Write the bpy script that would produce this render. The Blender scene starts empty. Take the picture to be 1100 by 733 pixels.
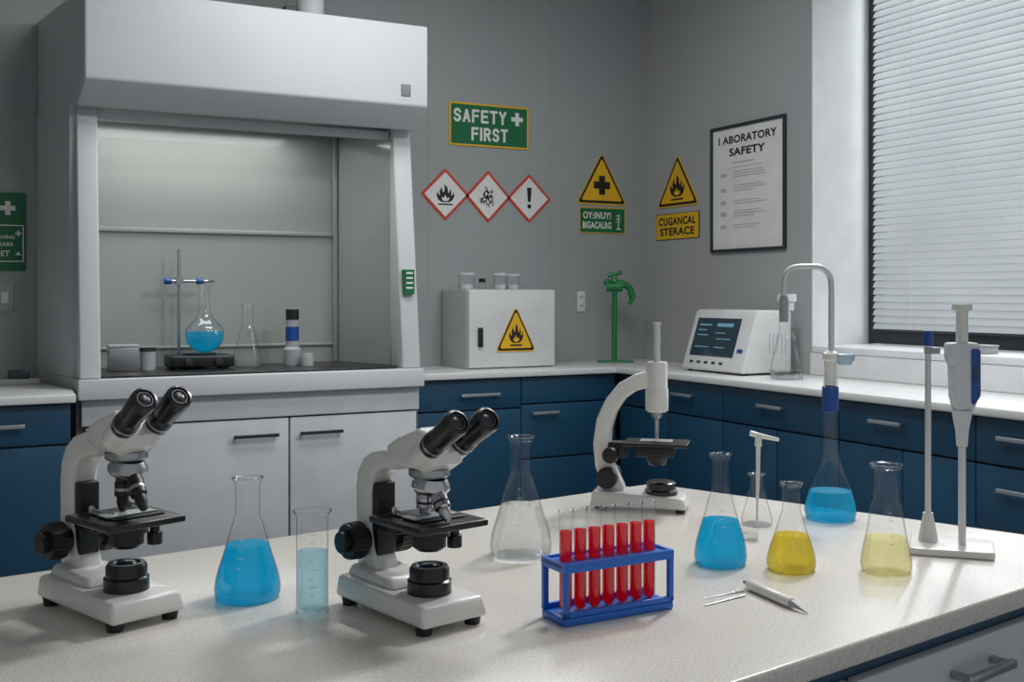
import bpy, bmesh, math, random
from mathutils import Vector, Matrix
F=1164.0; HOR=316.0; CAMZ=1.37; TH=math.radians(27.67)
S=math.sin(TH); C=math.cos(TH)
sc=bpy.context.scene
col=sc.collection
try:
    sc.view_settings.view_transform='Standard'
except Exception: pass
# ---------- projection helpers (plan the room from measured positions) ----------
def ray(u):
    t=(u-550)/F; return (S+C*t, C-S*t)
def back(u,v,y=6.5):
    d=ray(u); f=y/d[1]; return (d[0]*f, CAMZ-(v-HOR)/F*f)
def right(u,v,x=4.49):
    d=ray(u); f=x/d[0]; return (d[1]*f, CAMZ-(v-HOR)/F*f)
def top(u,v,z=.9):
    f=(CAMZ-z)*F/(v-HOR); d=ray(u); return (d[0]*f,d[1]*f,f)
def cam2w(X,Fw): return (X*C+Fw*S, -X*S+Fw*C)
# ---------- materials ----------
def lin(c): 
    c=c/255.0
    return c/12.92 if c<=.04045 else ((c+.055)/1.055)**2.4
def L(rgb): return (lin(rgb[0]),lin(rgb[1]),lin(rgb[2]),1)
MC={}
def M(name,rgb,rough=.5,metal=0,var=.05,scale=6,bump=0,coat=0,emit=0):
    if name in MC: return MC[name]
    m=bpy.data.materials.new(name); m.use_nodes=True; nt=m.node_tree; n=nt.nodes; b=n['Principled BSDF']
    tc=n.new('ShaderNodeTexCoord'); no=n.new('ShaderNodeTexNoise'); no.inputs['Scale'].default_value=scale
    nt.links.new(tc.outputs['Object'],no.inputs['Vector'])
    cr=n.new('ShaderNodeValToRGB'); c=L(rgb)
    cr.color_ramp.elements[0].position=.3; cr.color_ramp.elements[1].position=.7
    cr.color_ramp.elements[0].color=[x*(1-var) for x in c[:3]]+[1]
    cr.color_ramp.elements[1].color=[min(1,x*(1+var)) for x in c[:3]]+[1]
    nt.links.new(no.outputs['Fac'],cr.inputs['Fac']); nt.links.new(cr.outputs['Color'],b.inputs['Base Color'])
    b.inputs['Roughness'].default_value=rough; b.inputs['Metallic'].default_value=metal
    if coat: b.inputs['Coat Weight'].default_value=coat
    if emit:
        nt.links.new(cr.outputs['Color'],b.inputs['Emission Color']); b.inputs['Emission Strength'].default_value=emit
    MC[name]=m; return m
def wallmat(name,rgb,ax):
    m=bpy.data.materials.new(name); m.use_nodes=True; nt=m.node_tree; n=nt.nodes; b=n['Principled BSDF']
    tc=n.new('ShaderNodeTexCoord'); sx=n.new('ShaderNodeSeparateXYZ'); cx=n.new('ShaderNodeCombineXYZ')
    nt.links.new(tc.outputs['Object'],sx.inputs[0])
    nt.links.new(sx.outputs[ax],cx.inputs[0]); nt.links.new(sx.outputs['Z'],cx.inputs[1])
    br=n.new('ShaderNodeTexBrick'); br.offset=0; br.inputs['Scale'].default_value=1
    br.inputs['Brick Width'].default_value=.93; br.inputs['Row Height'].default_value=3.9
    br.inputs['Mortar Size'].default_value=.0025; br.inputs['Mortar Smooth'].default_value=.5
    c=L(rgb)
    br.inputs['Color1'].default_value=c; br.inputs['Color2'].default_value=[x*.98 for x in c[:3]]+[1]
    br.inputs['Mortar'].default_value=[x*.8 for x in c[:3]]+[1]
    nt.links.new(cx.outputs[0],br.inputs['Vector'])
    no=n.new('ShaderNodeTexNoise'); no.inputs['Scale'].default_value=1.3; no.inputs['Detail'].default_value=6
    nt.links.new(tc.outputs['Object'],no.inputs['Vector'])
    mx=n.new('ShaderNodeMix'); mx.data_type='RGBA'; mx.blend_type='MULTIPLY'; mx.inputs[0].default_value=.12
    nt.links.new(br.outputs['Color'],mx.inputs[6]); nt.links.new(no.outputs['Color'],mx.inputs[7])
    nt.links.new(mx.outputs[2],b.inputs['Base Color']); b.inputs['Roughness'].default_value=.6
    return m
def stone(name,rgb,amt=.35,scale=260,rough=.32):
    m=bpy.data.materials.new(name); m.use_nodes=True; nt=m.node_tree; n=nt.nodes; b=n['Principled BSDF']
    tc=n.new('ShaderNodeTexCoord'); c=L(rgb)
    n1=n.new('ShaderNodeTexNoise'); n1.inputs['Scale'].default_value=scale; n1.inputs['Detail'].default_value=3
    n2=n.new('ShaderNodeTexVoronoi'); n2.inputs['Scale'].default_value=scale*.55
    nt.links.new(tc.outputs['Object'],n1.inputs['Vector']); nt.links.new(tc.outputs['Object'],n2.inputs['Vector'])
    cr=n.new('ShaderNodeValToRGB'); e=cr.color_ramp.elements
    e[0].position=.33; e[0].color=[x*(1-amt) for x in c[:3]]+[1]; e[1].position=.62; e[1].color=[min(1,x*1.12) for x in c[:3]]+[1]
    k=e.new(.45); k.color=c
    nt.links.new(n1.outputs['Fac'],cr.inputs['Fac'])
    c2=n.new('ShaderNodeValToRGB'); e=c2.color_ramp.elements
    e[0].position=.08; e[0].color=(.66,.63,.60,1); e[1].position=.2; e[1].color=(1,1,1,1)
    nt.links.new(n2.outputs['Distance'],c2.inputs['Fac'])
    mx=n.new('ShaderNodeMix'); mx.data_type='RGBA'; mx.blend_type='MULTIPLY'; mx.inputs[0].default_value=.8
    nt.links.new(cr.outputs['Color'],mx.inputs[6]); nt.links.new(c2.outputs['Color'],mx.inputs[7])
    nt.links.new(mx.outputs[2],b.inputs['Base Color']); b.inputs['Roughness'].default_value=rough
    return m
def glassmat(name,tint=(1,1,1),edge=.42,g0=.035):
    m=bpy.data.materials.new(name); m.use_nodes=True; nt=m.node_tree; n=nt.nodes; n.clear()
    o=n.new('ShaderNodeOutputMaterial'); lw=n.new('ShaderNodeLayerWeight'); lw.inputs['Blend'].default_value=.35
    cr=n.new('ShaderNodeValToRGB'); e=cr.color_ramp.elements
    e[0].position=.4; e[0].color=(.98*tint[0],.985*tint[1],.985*tint[2],1); e[1].position=.97; e[1].color=(edge*tint[0],edge*tint[1],edge*tint[2],1)
    nt.links.new(lw.outputs['Facing'],cr.inputs['Fac'])
    tr=n.new('ShaderNodeBsdfTransparent'); nt.links.new(cr.outputs['Color'],tr.inputs['Color'])
    gl=n.new('ShaderNodeBsdfGlossy'); gl.inputs['Roughness'].default_value=.02; gl.inputs['Color'].default_value=(.95,.97,1,1)
    c2=n.new('ShaderNodeValToRGB'); e=c2.color_ramp.elements
    e[0].position=.1; e[0].color=(g0,g0,g0,1); e[1].position=1; e[1].color=(.85,.85,.85,1)
    k=e.new(.65); k.color=(g0*2,g0*2,g0*2,1)
    nt.links.new(lw.outputs['Facing'],c2.inputs['Fac'])
    mx=n.new('ShaderNodeMixShader'); nt.links.new(c2.outputs['Color'],mx.inputs['Fac'])
    nt.links.new(tr.outputs[0],mx.inputs[1]); nt.links.new(gl.outputs[0],mx.inputs[2]); nt.links.new(mx.outputs[0],o.inputs[0])
    return m
def liquid(name,rgb,dens=.4,trans=.3,emit=0):
    m=bpy.data.materials.new(name); m.use_nodes=True; nt=m.node_tree; n=nt.nodes; n.clear()
    o=n.new('ShaderNodeOutputMaterial'); c=L(rgb)
    tc=n.new('ShaderNodeTexCoord'); no=n.new('ShaderNodeTexNoise'); no.inputs['Scale'].default_value=9
    nt.links.new(tc.outputs['Object'],no.inputs['Vector'])
    cr=n.new('ShaderNodeValToRGB'); e=cr.color_ramp.elements
    e[0].color=[x*.9 for x in c[:3]]+[1]; e[1].color=c
    nt.links.new(no.outputs['Fac'],cr.inputs['Fac'])
    rf=n.new('ShaderNodeBsdfPrincipled'); rf.inputs['Transmission Weight'].default_value=1; rf.inputs['IOR'].default_value=1.33; rf.inputs['Roughness'].default_value=.01
    tr=n.new('ShaderNodeBsdfTransparent'); tl=n.new('ShaderNodeBsdfTranslucent'); df=n.new('ShaderNodeBsdfDiffuse')
    for s,i in ((rf,'Base Color'),(tr,'Color'),(tl,'Color'),(df,'Color')): nt.links.new(cr.outputs['Color'],s.inputs[i])
    a=n.new('ShaderNodeMixShader'); a.inputs[0].default_value=.5
    nt.links.new(tl.outputs[0],a.inputs[1]); nt.links.new(df.outputs[0],a.inputs[2])
    b=n.new('ShaderNodeMixShader'); b.inputs[0].default_value=trans
    nt.links.new(rf.outputs[0],b.inputs[1]); nt.links.new(tr.outputs[0],b.inputs[2])
    d=n.new('ShaderNodeMixShader'); d.inputs[0].default_value=dens
    nt.links.new(b.outputs[0],d.inputs[1]); nt.links.new(a.outputs[0],d.inputs[2])
    fin=d
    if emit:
        em=n.new('ShaderNodeEmission'); nt.links.new(cr.outputs['Color'],em.inputs[0]); em.inputs[1].default_value=emit  # self-glow added so liquids look luminous and throw light on the bench
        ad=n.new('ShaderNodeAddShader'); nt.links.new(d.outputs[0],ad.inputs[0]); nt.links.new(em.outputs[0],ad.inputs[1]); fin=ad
    nt.links.new(fin.outputs[0],o.inputs[0])
    return m
def blindmat():
    m=bpy.data.materials.new('blind_slats'); m.use_nodes=True; nt=m.node_tree; n=nt.nodes; n.clear()
    o=n.new('ShaderNodeOutputMaterial'); tc=n.new('ShaderNodeTexCoord'); no=n.new('ShaderNodeTexNoise'); no.inputs['Scale'].default_value=3
    nt.links.new(tc.outputs['Object'],no.inputs['Vector'])
    cr=n.new('ShaderNodeValToRGB'); e=cr.color_ramp.elements; e[0].color=(.52,.54,.56,1); e[1].color=(.62,.64,.65,1)
    nt.links.new(no.outputs['Fac'],cr.inputs['Fac'])
    d=n.new('ShaderNodeBsdfDiffuse'); t=n.new('ShaderNodeBsdfTranslucent'); x=n.new('ShaderNodeMixShader'); x.inputs[0].default_value=.25
    nt.links.new(cr.outputs[0],d.inputs[0]); nt.links.new(cr.outputs[0],t.inputs[0])
    nt.links.new(d.outputs[0],x.inputs[1]); nt.links.new(t.outputs[0],x.inputs[2]); nt.links.new(x.outputs[0],o.inputs[0])
    return m
WHITE=M('white_enamel',(216,217,218),.35,coat=.2)
MICW=M('microscope_white',(228,227,222),.3,coat=.3,var=.02)
BLACK=M('black_plastic',(20,21,23),.4)
BLACKG=M('black_gloss',(15,16,18),.28,coat=.2)
CHROME=M('chrome',(195,195,198),.2,1)
STEEL=M('brushed_steel',(170,172,175),.32,1)
SILVER=M('silver_handle',(168,172,176),.35,.6)
HANDLE=M('dark_handle',(66,70,74),.35,.7)
BLUECAB=M('blue_cabinet_front',(25,70,98),.42,coat=.1)
BLUEBODY=M('blue_cabinet_body',(14,42,62),.5)
CABW=M('white_cabinet_front',(198,200,203),.4)
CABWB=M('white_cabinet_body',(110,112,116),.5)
HOODW=M('hood_enamel',(202,203,205),.48,scale=1.5,var=.03)
LINER=M('hood_liner',(150,154,149),.3,coat=.4,scale=1.2,var=.06)
LINERD=M('hood_side_liner',(150,156,151),.15,coat=.5,scale=1.2,var=.08)
DARKTOP=M('black_epoxy',(32,33,35),.3)
GREEN=M('sign_green',(6,104,60),.45)
YEL=M('sign_yellow',(228,178,30),.45)
RED=M('sign_red',(205,62,40),.45)
SIGNW=M('sign_white',(228,228,224),.5)
INK=M('sign_black',(20,20,20),.5)
GREY=M('grey_print',(186,187,188),.6)
LGREY=M('light_grey_plastic',(165,167,169),.45)
RACKB=M('rack_blue',(22,106,208),.35,coat=.2)
BLUEP=M('blue_plastic',(14,72,150),.35,coat=.2)
TAPG=M('green_paint',(20,122,66),.35,coat=.2)
FRAME=M('window_frame',(42,48,54),.45)
SCREEN=M('screen_glass',(26,52,66),.15,coat=.5)
SCRT=M('screen_print',(110,165,180),.5,emit=.15)
LENS=M('lens_coating',(34,34,42),.3)
SATIN=M('satin_metal',(216,217,218),.3,.4)
GLASS=glassmat('clear_glass',edge=.38)
TUBEG=glassmat('tube_glass',edge=.4,g0=.07)
LBLUE=liquid('blue_liquid',(30,180,214),.2,.66,.17)  # own emission stands in for light focused through the blue liquid
LPALE=liquid('pale_blue_liquid',(214,240,248),.08,.8,.02)
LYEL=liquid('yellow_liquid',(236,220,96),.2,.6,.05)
LPYEL=liquid('straw_liquid',(248,243,208),.08,.85,.02)
LCLR=liquid('water',(248,250,250),.02,.5)
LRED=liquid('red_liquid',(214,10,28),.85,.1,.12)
ISL=stone('island_quartz',(215,210,202),.13,rough=.17)
CTOP=stone('counter_quartz',(208,209,208),.1)
WB=wallmat('back_wall_panels',(164,168,168),'X'); WR=wallmat('side_wall_panels',(174,176,176),'Y')
# ---------- geometry builder ----------
class G:
    def __init__(s): s.bm=bmesh.new()
    def poly(s,pts,faces):
        v=[s.bm.verts.new(p) for p in pts]
        for f in faces:
            try: s.bm.faces.new([v[i] for i in f])
            except ValueError: pass
        return s
    def hexa(s,p): # 4 bottom, 4 top
        return s.poly(p,[(3,2,1,0),(4,5,6,7),(0,1,5,4),(1,2,6,5),(2,3,7,6),(3,0,4,7)])
    def box(s,x0,x1,y0,y1,z0,z1):
        return s.hexa([(x0,y0,z0),(x1,y0,z0),(x1,y1,z0),(x0,y1,z0),(x0,y0,z1),(x1,y0,z1),(x1,y1,z1),(x0,y1,z1)])
    def prism(s,pl,z0,z1):
        n=len(pl); return s.poly([(x,y,z0) for x,y in pl]+[(x,y,z1) for x,y in pl],
            [tuple(range(n))[::-1],tuple(range(n,2*n))]+[(i,(i+1)%n,n+(i+1)%n,n+i) for i in range(n)])
    def prof(s,pl,y0,y1):
        n=len(pl); return s.poly([(x,y0,z) for x,z in pl]+[(x,y1,z) for x,z in pl],
            [tuple(range(n)),tuple(range(n,2*n))[::-1]]+[(i,n+i,n+(i+1)%n,(i+1)%n) for i in range(n)])
    def flat(s,pl,y,th=.0008):
        return s.prof(pl,y-th,y)
    def lathe(s,pr,c=(0,0,0),seg=40,mat=None):
        rings=[]
        for r,z in pr:
            if r<1e-6: rings.append([s.bm.verts.new((0,0,z))])
            else: rings.append([s.bm.verts.new((r*math.cos(2*math.pi*i/seg),r*math.sin(2*math.pi*i/seg),z)) for i in range(seg)])
        for a,b in zip(rings,rings[1:]):
            if len(a)==1 and len(b)==1: continue
            for i in range(seg):
                j=(i+1)%seg
                if len(a)==1: s.bm.faces.new((a[0],b[j],b[i]))
                elif len(b)==1: s.bm.faces.new((a[i],a[j],b[0]))
                else: s.bm.faces.new((a[i],a[j],b[j],b[i]))
        vs=[v for r in rings for v in r]
        T=Matrix.Translation(c)
        if mat is not None: T=T@mat
        for v in vs: v.co=T@v.co
        return s
    def cyl(s,p0,p1,r0,r1=None,seg=28):
        r1=r0 if r1 is None else r1
        p0=Vector(p0);p1=Vector(p1);d=p1-p0
        q=d.to_track_quat('Z','Y').to_matrix().to_4x4()
        return s.lathe([(0,0),(r0,0),(r1,d.length),(0,d.length)],p0,seg,q)
    def sph(s,c,r,sq=1):
        n=10; return s.lathe([(r*math.sin(math.pi*i/n),-r*sq*math.cos(math.pi*i/n)) for i in range(n+1)],c,24)
    def tube(s,pts,r,seg=14,smooth=0):
        pts=[Vector(p) for p in pts]
        if smooth:
            P=[pts[0]]+pts+[pts[-1]]; out=[]
            for i in range(1,len(P)-2):
                for k in range(smooth):
                    t=k/smooth;a,b,c,d=P[i-1],P[i],P[i+1],P[i+2]
                    out.append(.5*((2*b)+(c-a)*t+(2*a-5*b+4*c-d)*t*t+(3*b-a-3*c+d)*t**3))
            out.append(pts[-1]); pts=out
        n=len(pts); rr=r if isinstance(r,(list,tuple)) else [r]*n
        tan=[(pts[min(i+1,n-1)]-pts[max(i-1,0)]).normalized() for i in range(n)]
        up=Vector((0,1,0)) if abs(tan[0].y)<.9 else Vector((1,0,0))
        rings=[]
        for i in range(n):
            up=(up-tan[i]*up.dot(tan[i])).normalized(); w=tan[i].cross(up)
            rings.append([s.bm.verts.new(pts[i]+rr[i]*(up*math.cos(2*math.pi*k/seg)+w*math.sin(2*math.pi*k/seg))) for k in range(seg)])
        for a,b in zip(rings,rings[1:]):
            for k in range(seg): s.bm.faces.new((a[k],a[(k+1)%seg],b[(k+1)%seg],b[k]))
        s.bm.faces.new(rings[0][::-1]); s.bm.faces.new(rings[-1]); return s
    def done(s,name,mat,parent=None,bev=0,ang=38,label=None,seg=3):
        bm=s.bm; bmesh.ops.recalc_face_normals(bm,faces=bm.faces[:])
        if bev:
            es=[e for e in bm.edges if len(e.link_faces)==2 and e.calc_face_angle(0)>math.radians(ang)]
            bmesh.ops.bevel(bm,geom=es,offset=bev,segments=seg,affect='EDGES',clamp_overlap=True,profile=.5)
        me=bpy.data.meshes.new(name); bm.to_mesh(me); bm.free()
        me.shade_smooth(); me.set_sharp_from_angle(angle=math.radians(40))
        me.materials.append(mat)
        o=bpy.data.objects.new(name,me); col.objects.link(o)
        if parent: o.parent=parent
        if label: o['label']=label
        return o
def thing(name,label,cat,loc,rot=0,group=None):
    e=bpy.data.objects.new(name,None); e.empty_display_size=.05; e.location=loc; e.rotation_euler=(0,0,rot)
    e['label']=label; e['category']=cat
    if group: e['group']=group
    col.objects.link(e); return e
def struct(o): o['kind']='structure'; return o
def solo(o,label,cat,group=None):
    o['label']=label;o['category']=cat
    if group:o['group']=group
    return o
def copyt(root,loc,rot=None,label=None):
    r=root.copy(); col.objects.link(r); r.location=loc
    if rot is not None: r.rotation_euler=(0,0,rot)
    if label: r['label']=label
    def rec(a,b):
        for ch in [o for o in bpy.data.objects if o.parent==a]:
            k=ch.copy(); col.objects.link(k); k.parent=b; rec(ch,k)
    rec(root,r); return r
def text(s,w,h,cx,cz,y,mat,parent,name='lettering',bold=.02,sp=1.0):
    cu=bpy.data.curves.new('t','FONT'); cu.body=s; cu.size=1; cu.offset=bold; cu.align_x='CENTER'; cu.resolution_u=4
    cu.space_character=sp+bold*1.8
    o=bpy.data.objects.new('t',cu); col.objects.link(o)
    dg=bpy.context.evaluated_depsgraph_get(); me=bpy.data.meshes.new_from_object(o.evaluated_get(dg))
    bpy.data.objects.remove(o); bpy.data.curves.remove(cu)
    xs=[v.co.x for v in me.vertices]; ys=[v.co.y for v in me.vertices]
    x0,x1,y0,y1=min(xs),max(xs),min(ys),max(ys)
    for v in me.vertices:
        v.co=Vector(((v.co.x-(x0+x1)/2)/(x1-x0)*w+cx, y, (v.co.y-(y0+y1)/2)/(y1-y0)*h+cz))
    me.materials.clear(); me.materials.append(mat); me.name=name
    ob=bpy.data.objects.new(name,me); col.objects.link(ob); ob.parent=parent; return ob
# clean heavy sans capitals built from strokes (unit box 0..1)
STK={'S':[[(.95,.84),(.72,1),(.28,1),(.05,.84),(.05,.66),(.26,.53),(.74,.47),(.95,.34),(.95,.16),(.72,0),(.28,0),(.03,.14)]],
'A':[[(0,0),(.5,1),(1,0)],[(.2,.28),(.8,.28)]],'F':[[(.0,0),(.0,1),(1,1)],[(.0,.52),(.85,.52)]],
'E':[[(1,0),(.0,0),(.0,1),(1,1)],[(.0,.5),(.85,.5)]],'T':[[(0,1),(1,1)],[(.5,0),(.5,1)]],
'Y':[[(0,1),(.5,.48),(1,1)],[(.5,.48),(.5,0)]],'I':[[(.5,0),(.5,1)]],
'R':[[(.0,0),(.0,1),(.7,1),(.95,.87),(.95,.63),(.7,.5),(.0,.5)],[(.5,.5),(1,0)]]}
def sans(s,w,h,cx,cz,y,mat,parent,t=.19):
    wid=[.3 if c=='I' else 1 for c in s]; gap=.2; tot=sum(wid)+gap*(len(s)-1); cw=w/tot; g=G(); x=cx-w/2; th=h*t/2; idx=0
    for c,k in zip(s,wid):
        for st in STK[c]:
            P=[Vector((x+th+a*(cw*k-2*th) if k==1 else x+cw*k/2, cz-h/2+th+b*(h-2*th))) for a,b in st]
            for i,(p,q) in enumerate(zip(P,P[1:])):
                d=(q-p).normalized(); nn=Vector((-d.y,d.x))*th
                e0=d*th if (i==0) else d*0; e1=d*th if (i==len(P)-2) else d*0
                idx+=1; yy=y-.0004*(idx%13)/4
                g.poly([(v.x,yy,v.y) for v in (p-e0-nn,q+e1-nn,q+e1+nn,p-e0+nn)],[(0,1,2,3)])
            for p in P[1:-1]:
                idx+=1; yy=y-.0004*(idx%13)/4
                g.poly([(p.x+th*math.cos(j*math.pi/6),yy,p.y+th*math.sin(j*math.pi/6)) for j in range(12)],[tuple(range(12))])
        x+=cw*(k+gap)
    bm=g.bm
    for f in bm.faces:
        f.normal_update()
        if f.normal.y>0: f.normal_flip()
    me=bpy.data.meshes.new('lettering'); bm.to_mesh(me); bm.free(); me.materials.append(mat)
    o=bpy.data.objects.new('lettering',me); col.objects.link(o); o.parent=parent; return o
def rnd(pl,r,n=5):
    out=[];N=len(pl)
    for i in range(N):
        p=Vector(pl[i]);a=Vector(pl[i-1]);b=Vector(pl[(i+1)%N])
        da=(a-p).normalized();db=(b-p).normalized()
        h=math.acos(max(-1,min(1,da.dot(db))))/2; k=min(r/math.tan(h),(a-p).length*.45,(b-p).length*.45)
        q0=p+da*k;q1=p+db*k
        for j in range(n+1):
            t=j/n; out.append(tuple(q0*(1-t)**2+p*2*t*(1-t)+q1*t*t))
    return out
def rect(w,h,cx=0,cz=0,r=0):
    p=[(cx-w/2,cz-h/2),(cx+w/2,cz-h/2),(cx+w/2,cz+h/2),(cx-w/2,cz+h/2)]
    return rnd(p,r) if r else p
def tri(w,h,cx=0,cz=0,r=.01): return rnd([(cx-w/2,cz-h/2),(cx+w/2,cz-h/2),(cx,cz+h/2)],r)
def dia(w,h,cx=0,cz=0,r=.006): return rnd([(cx,cz-h/2),(cx+w/2,cz),(cx,cz+h/2),(cx-w/2,cz)],r)
FL=[(-.18,0),(-.38,.12),(-.48,.35),(-.44,.6),(-.36,.42),(-.28,.38),(-.32,.6),(-.20,.86),(-.16,.6),(-.08,.55),(-.04,.78),(-.06,1.0),(.1,.85),(.14,.6),(.2,.5),(.26,.78),(.33,.55),(.3,.38),(.38,.42),(.46,.6),(.48,.35),(.38,.12),(.18,0)]
FLI=[(-.1,.06),(-.2,.16),(-.18,.3),(-.08,.22),(-.04,.42),(.04,.3),(.1,.2),(.18,.3),(.2,.16),(.1,.06)]
def flame(par,cx,cz,w,h,y,inner=YEL,bar=True):
    G().flat([(cx+a*w,cz-h/2+b*h) for a,b in FL],y).done('flame_symbol',INK,par)
    G().flat([(cx+a*w,cz-h/2+b*h) for a,b in FLI],y-.0012).done('flame_symbol',inner,par)
    if bar: G().flat(rect(w*.8,h*.08,cx,cz-h/2-h*.12),y).done('symbol_bar',INK,par)
def plus(w,t,cx,cz):
    a=w/2;b=t/2
    return [(cx+x,cz+z) for x,z in [(-b,-a),(b,-a),(b,-b),(a,-b),(a,b),(b,b),(b,a),(-b,a),(-b,b),(-a,b),(-a,-b),(-b,-b)]]
# ---------- room ----------
XR=4.49; YB=6.5
struct(G().box(-2.6,5.1,YB,YB+.12,0,3.7).done('wall_back',WB))
YW0,YW1=2.3,4.79
g=G(); g.box(XR,5.05,YW1,YB,0,3.7); g.box(XR,5.05,YW0,YW1,0,1.06); g.box(XR,5.05,YW0,YW1,3.45,3.7); g.box(XR,5.05,-.6,YW0,0,3.7)
struct(g.done('wall_right',WR))
struct(G().box(-2.72,-2.6,-.6,YB+.12,0,3.7).done('wall_left',WB))
struct(G().box(-2.72,5.05,-.6,YB+.12,-.1,0).done('floor',M('floor_vinyl',(92,95,97),.35,scale=2,var=.1)))
struct(G().box(-2.72,5.05,-.6,YB+.12,3.7,3.8).done('ceiling',M('ceiling_paint',(200,200,198),.8)))
REV=M('reveal_paint',(222,223,224),.55)
struct(G().box(4.475,4.925,YW0+.012,YW1-.012,1.03,1.07).done('trim_1',REV,bev=.006))
struct(G().box(4.486,4.925,YW1-.010,YW1-.001,1.062,3.45).done('trim_2',REV))
struct(G().box(4.474,4.488,YW0+.001,YW1-.002,.902,1.028).done('trim_3',REV))
# window
wx=4.93
w=thing('window_1','dark framed window set in a deep reveal behind a blind','window',(0,0,0)); w['kind']='structure'
g=G()
g.box(wx,wx+.07,YW0+.002,YW1-.012,1.075,1.15); g.box(wx,wx+.07,YW0+.002,YW1-.012,3.38,3.449)
g.box(wx,wx+.07,YW1-.065,YW1-.012,1.15,3.38); g.box(wx,wx+.07,YW0+.002,YW0+.05,1.15,3.38)
g.done('window_frame',FRAME,w,bev=.004)
G().box(wx+.05,wx+.056,YW0+.05,YW1-.065,1.15,3.38).done('window_glass',GLASS,w)
bl=thing('window_blind','closed white horizontal slat blind hanging in the dark window frame','blind',(0,0,0))
BM=blindmat(); g=G(); z=1.182; ya,yb=YW0+.06,YW1-.085
while z<3.36:
    c=.5*.046; a=math.radians(58)
    dx=c*math.cos(a);dz=c*math.sin(a); xc=wx-.03
    pts=[]
    for yy in (ya,yb):
        pts+= [(xc-dx,yy,z-dz),(xc-.005,yy,z+.003),(xc+dx,yy,z+dz)]
    g.poly(pts,[(0,1,4,3),(1,2,5,4)]); z+=.041
g.done('slat',BM,bl)['kind']='stuff'
G().box(wx-.05,wx-.01,ya,yb,1.150,1.164).done('bottom_rail',FRAME,bl,bev=.003)
for yy in (ya+.3,(ya+yb)/2,yb-.3): G().tube([(wx-.06,yy,1.17),(wx-.06,yy,3.37)],.0015,6).done('ladder_cord',SIGNW,bl)
# ---------- cabinets ----------
def handle(par,cx,cz,ln,mat=HANDLE,y=0,r=.007):
    g=G(); g.box(cx-ln/2,cx+ln/2,y-.036,y-.024,cz-r,cz+r); 
    for s in (-1,1): g.box(cx+s*(ln/2-.014)-.006,cx+s*(ln/2-.014)+.006,y-.03,y,cz-.005,cz+.005)
    g.done('handle',mat,par,bev=.002)
def cabinet(label,loc,rot,w,d,fronts,fm,bm_,h=.858,z0=0,cat='cabinet',name='base_cabinet'):
    t=thing(name,label,cat,loc,rot)
    G().box(.001,w-.001,.02,d,z0,h).done('body',bm_,t)
    for k,x0,x1,a,b,hx,hz,hl in fronts:
        p=G().box(x0+.003,x1-.003,0,.018,a+.003,b-.003).done(k,fm,t,bev=.002)
        if hl: handle(p,hx,hz,hl,SILVER,r=.009)
    return t
def bx(u,y): return back(u,0,y)[0]
x0=2.43; x1=bx(560,5.9); x2=3.85
cabinet('blue drawer cabinet beside the fume hood',(x0,5.9,0),0,x1-x0,.58,[('drawer',0,x1-x0,.67,.855,(x1-x0)*.6,.76,.26),('door',0,x1-x0,.0,.665,(x1-x0)*.8,.6,0)],BLUECAB,BLUEBODY)
cabinet('blue drawer cabinet in the room corner',(x1,5.9,0),0,x2-x1,.58,[('drawer',0,x2-x1,.69,.855,.5,.77,0),('drawer',0,x2-x1,.35,.685,.16,.63,.19),('door',0,x2-x1,.0,.345,.3,.3,0)],BLUECAB,BLUEBODY)
def ry(u,x=3.87): return right(u,0,x)[0]
ys=[5.88,ry(776),ry(901),ry(1048),2.32]
hu=[735,830,954,1097]
for i in range(4):
    W=ys[i]-ys[i+1]; hx=ys[i]-ry(hu[i])
    fr=[('drawer',0,W,.66,.855,hx,.775,.19),('door',0,W/2,.0,.655,W/2-.05,.55,0),('door',W/2,W,.0,.655,W/2+.05,.55,0)]
    if i==3: fr=[('drawer',0,W,.66,.855,hx,.775,.19),('drawer',0,W,.33,.655,hx,.56,.19),('drawer',0,W,0,.325,hx,.25,.19)]
    cabinet('blue laboratory base cabinet with drawer below the window wall',(3.87,ys[i],0),-math.pi/2,W,.6,fr,BLUECAB,BLUEBODY)
g=G().prism([(2.41,5.86),(3.83,5.86),(3.83,2.3),(4.488,2.3),(4.488,6.498),(2.41,6.498)],.86,.9)
solo(g.done('worktop',CTOP,bev=.006),'pale speckled L-shaped worktop along the walls','worktop')
cabinet('blue drawer cabinet standing beside the fume hood',(-.75,5.48,0),0,1.28,.17,[('drawer',0,1.28,.665,.855,.95,.76,.26),('door',0,.64,0,.66,.5,.6,0),('door',.64,1.28,0,.66,.5,.6,0)],BLUECAB,BLUEBODY)
g=G().prism([(-1.3,5.44),(.548,5.44),(.560,5.74),(.434,6.498),(-1.3,6.498)],.86,.9)
solo(g.done('worktop',CTOP,bev=.006),'short pale worktop beside the fume hood','worktop')
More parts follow.
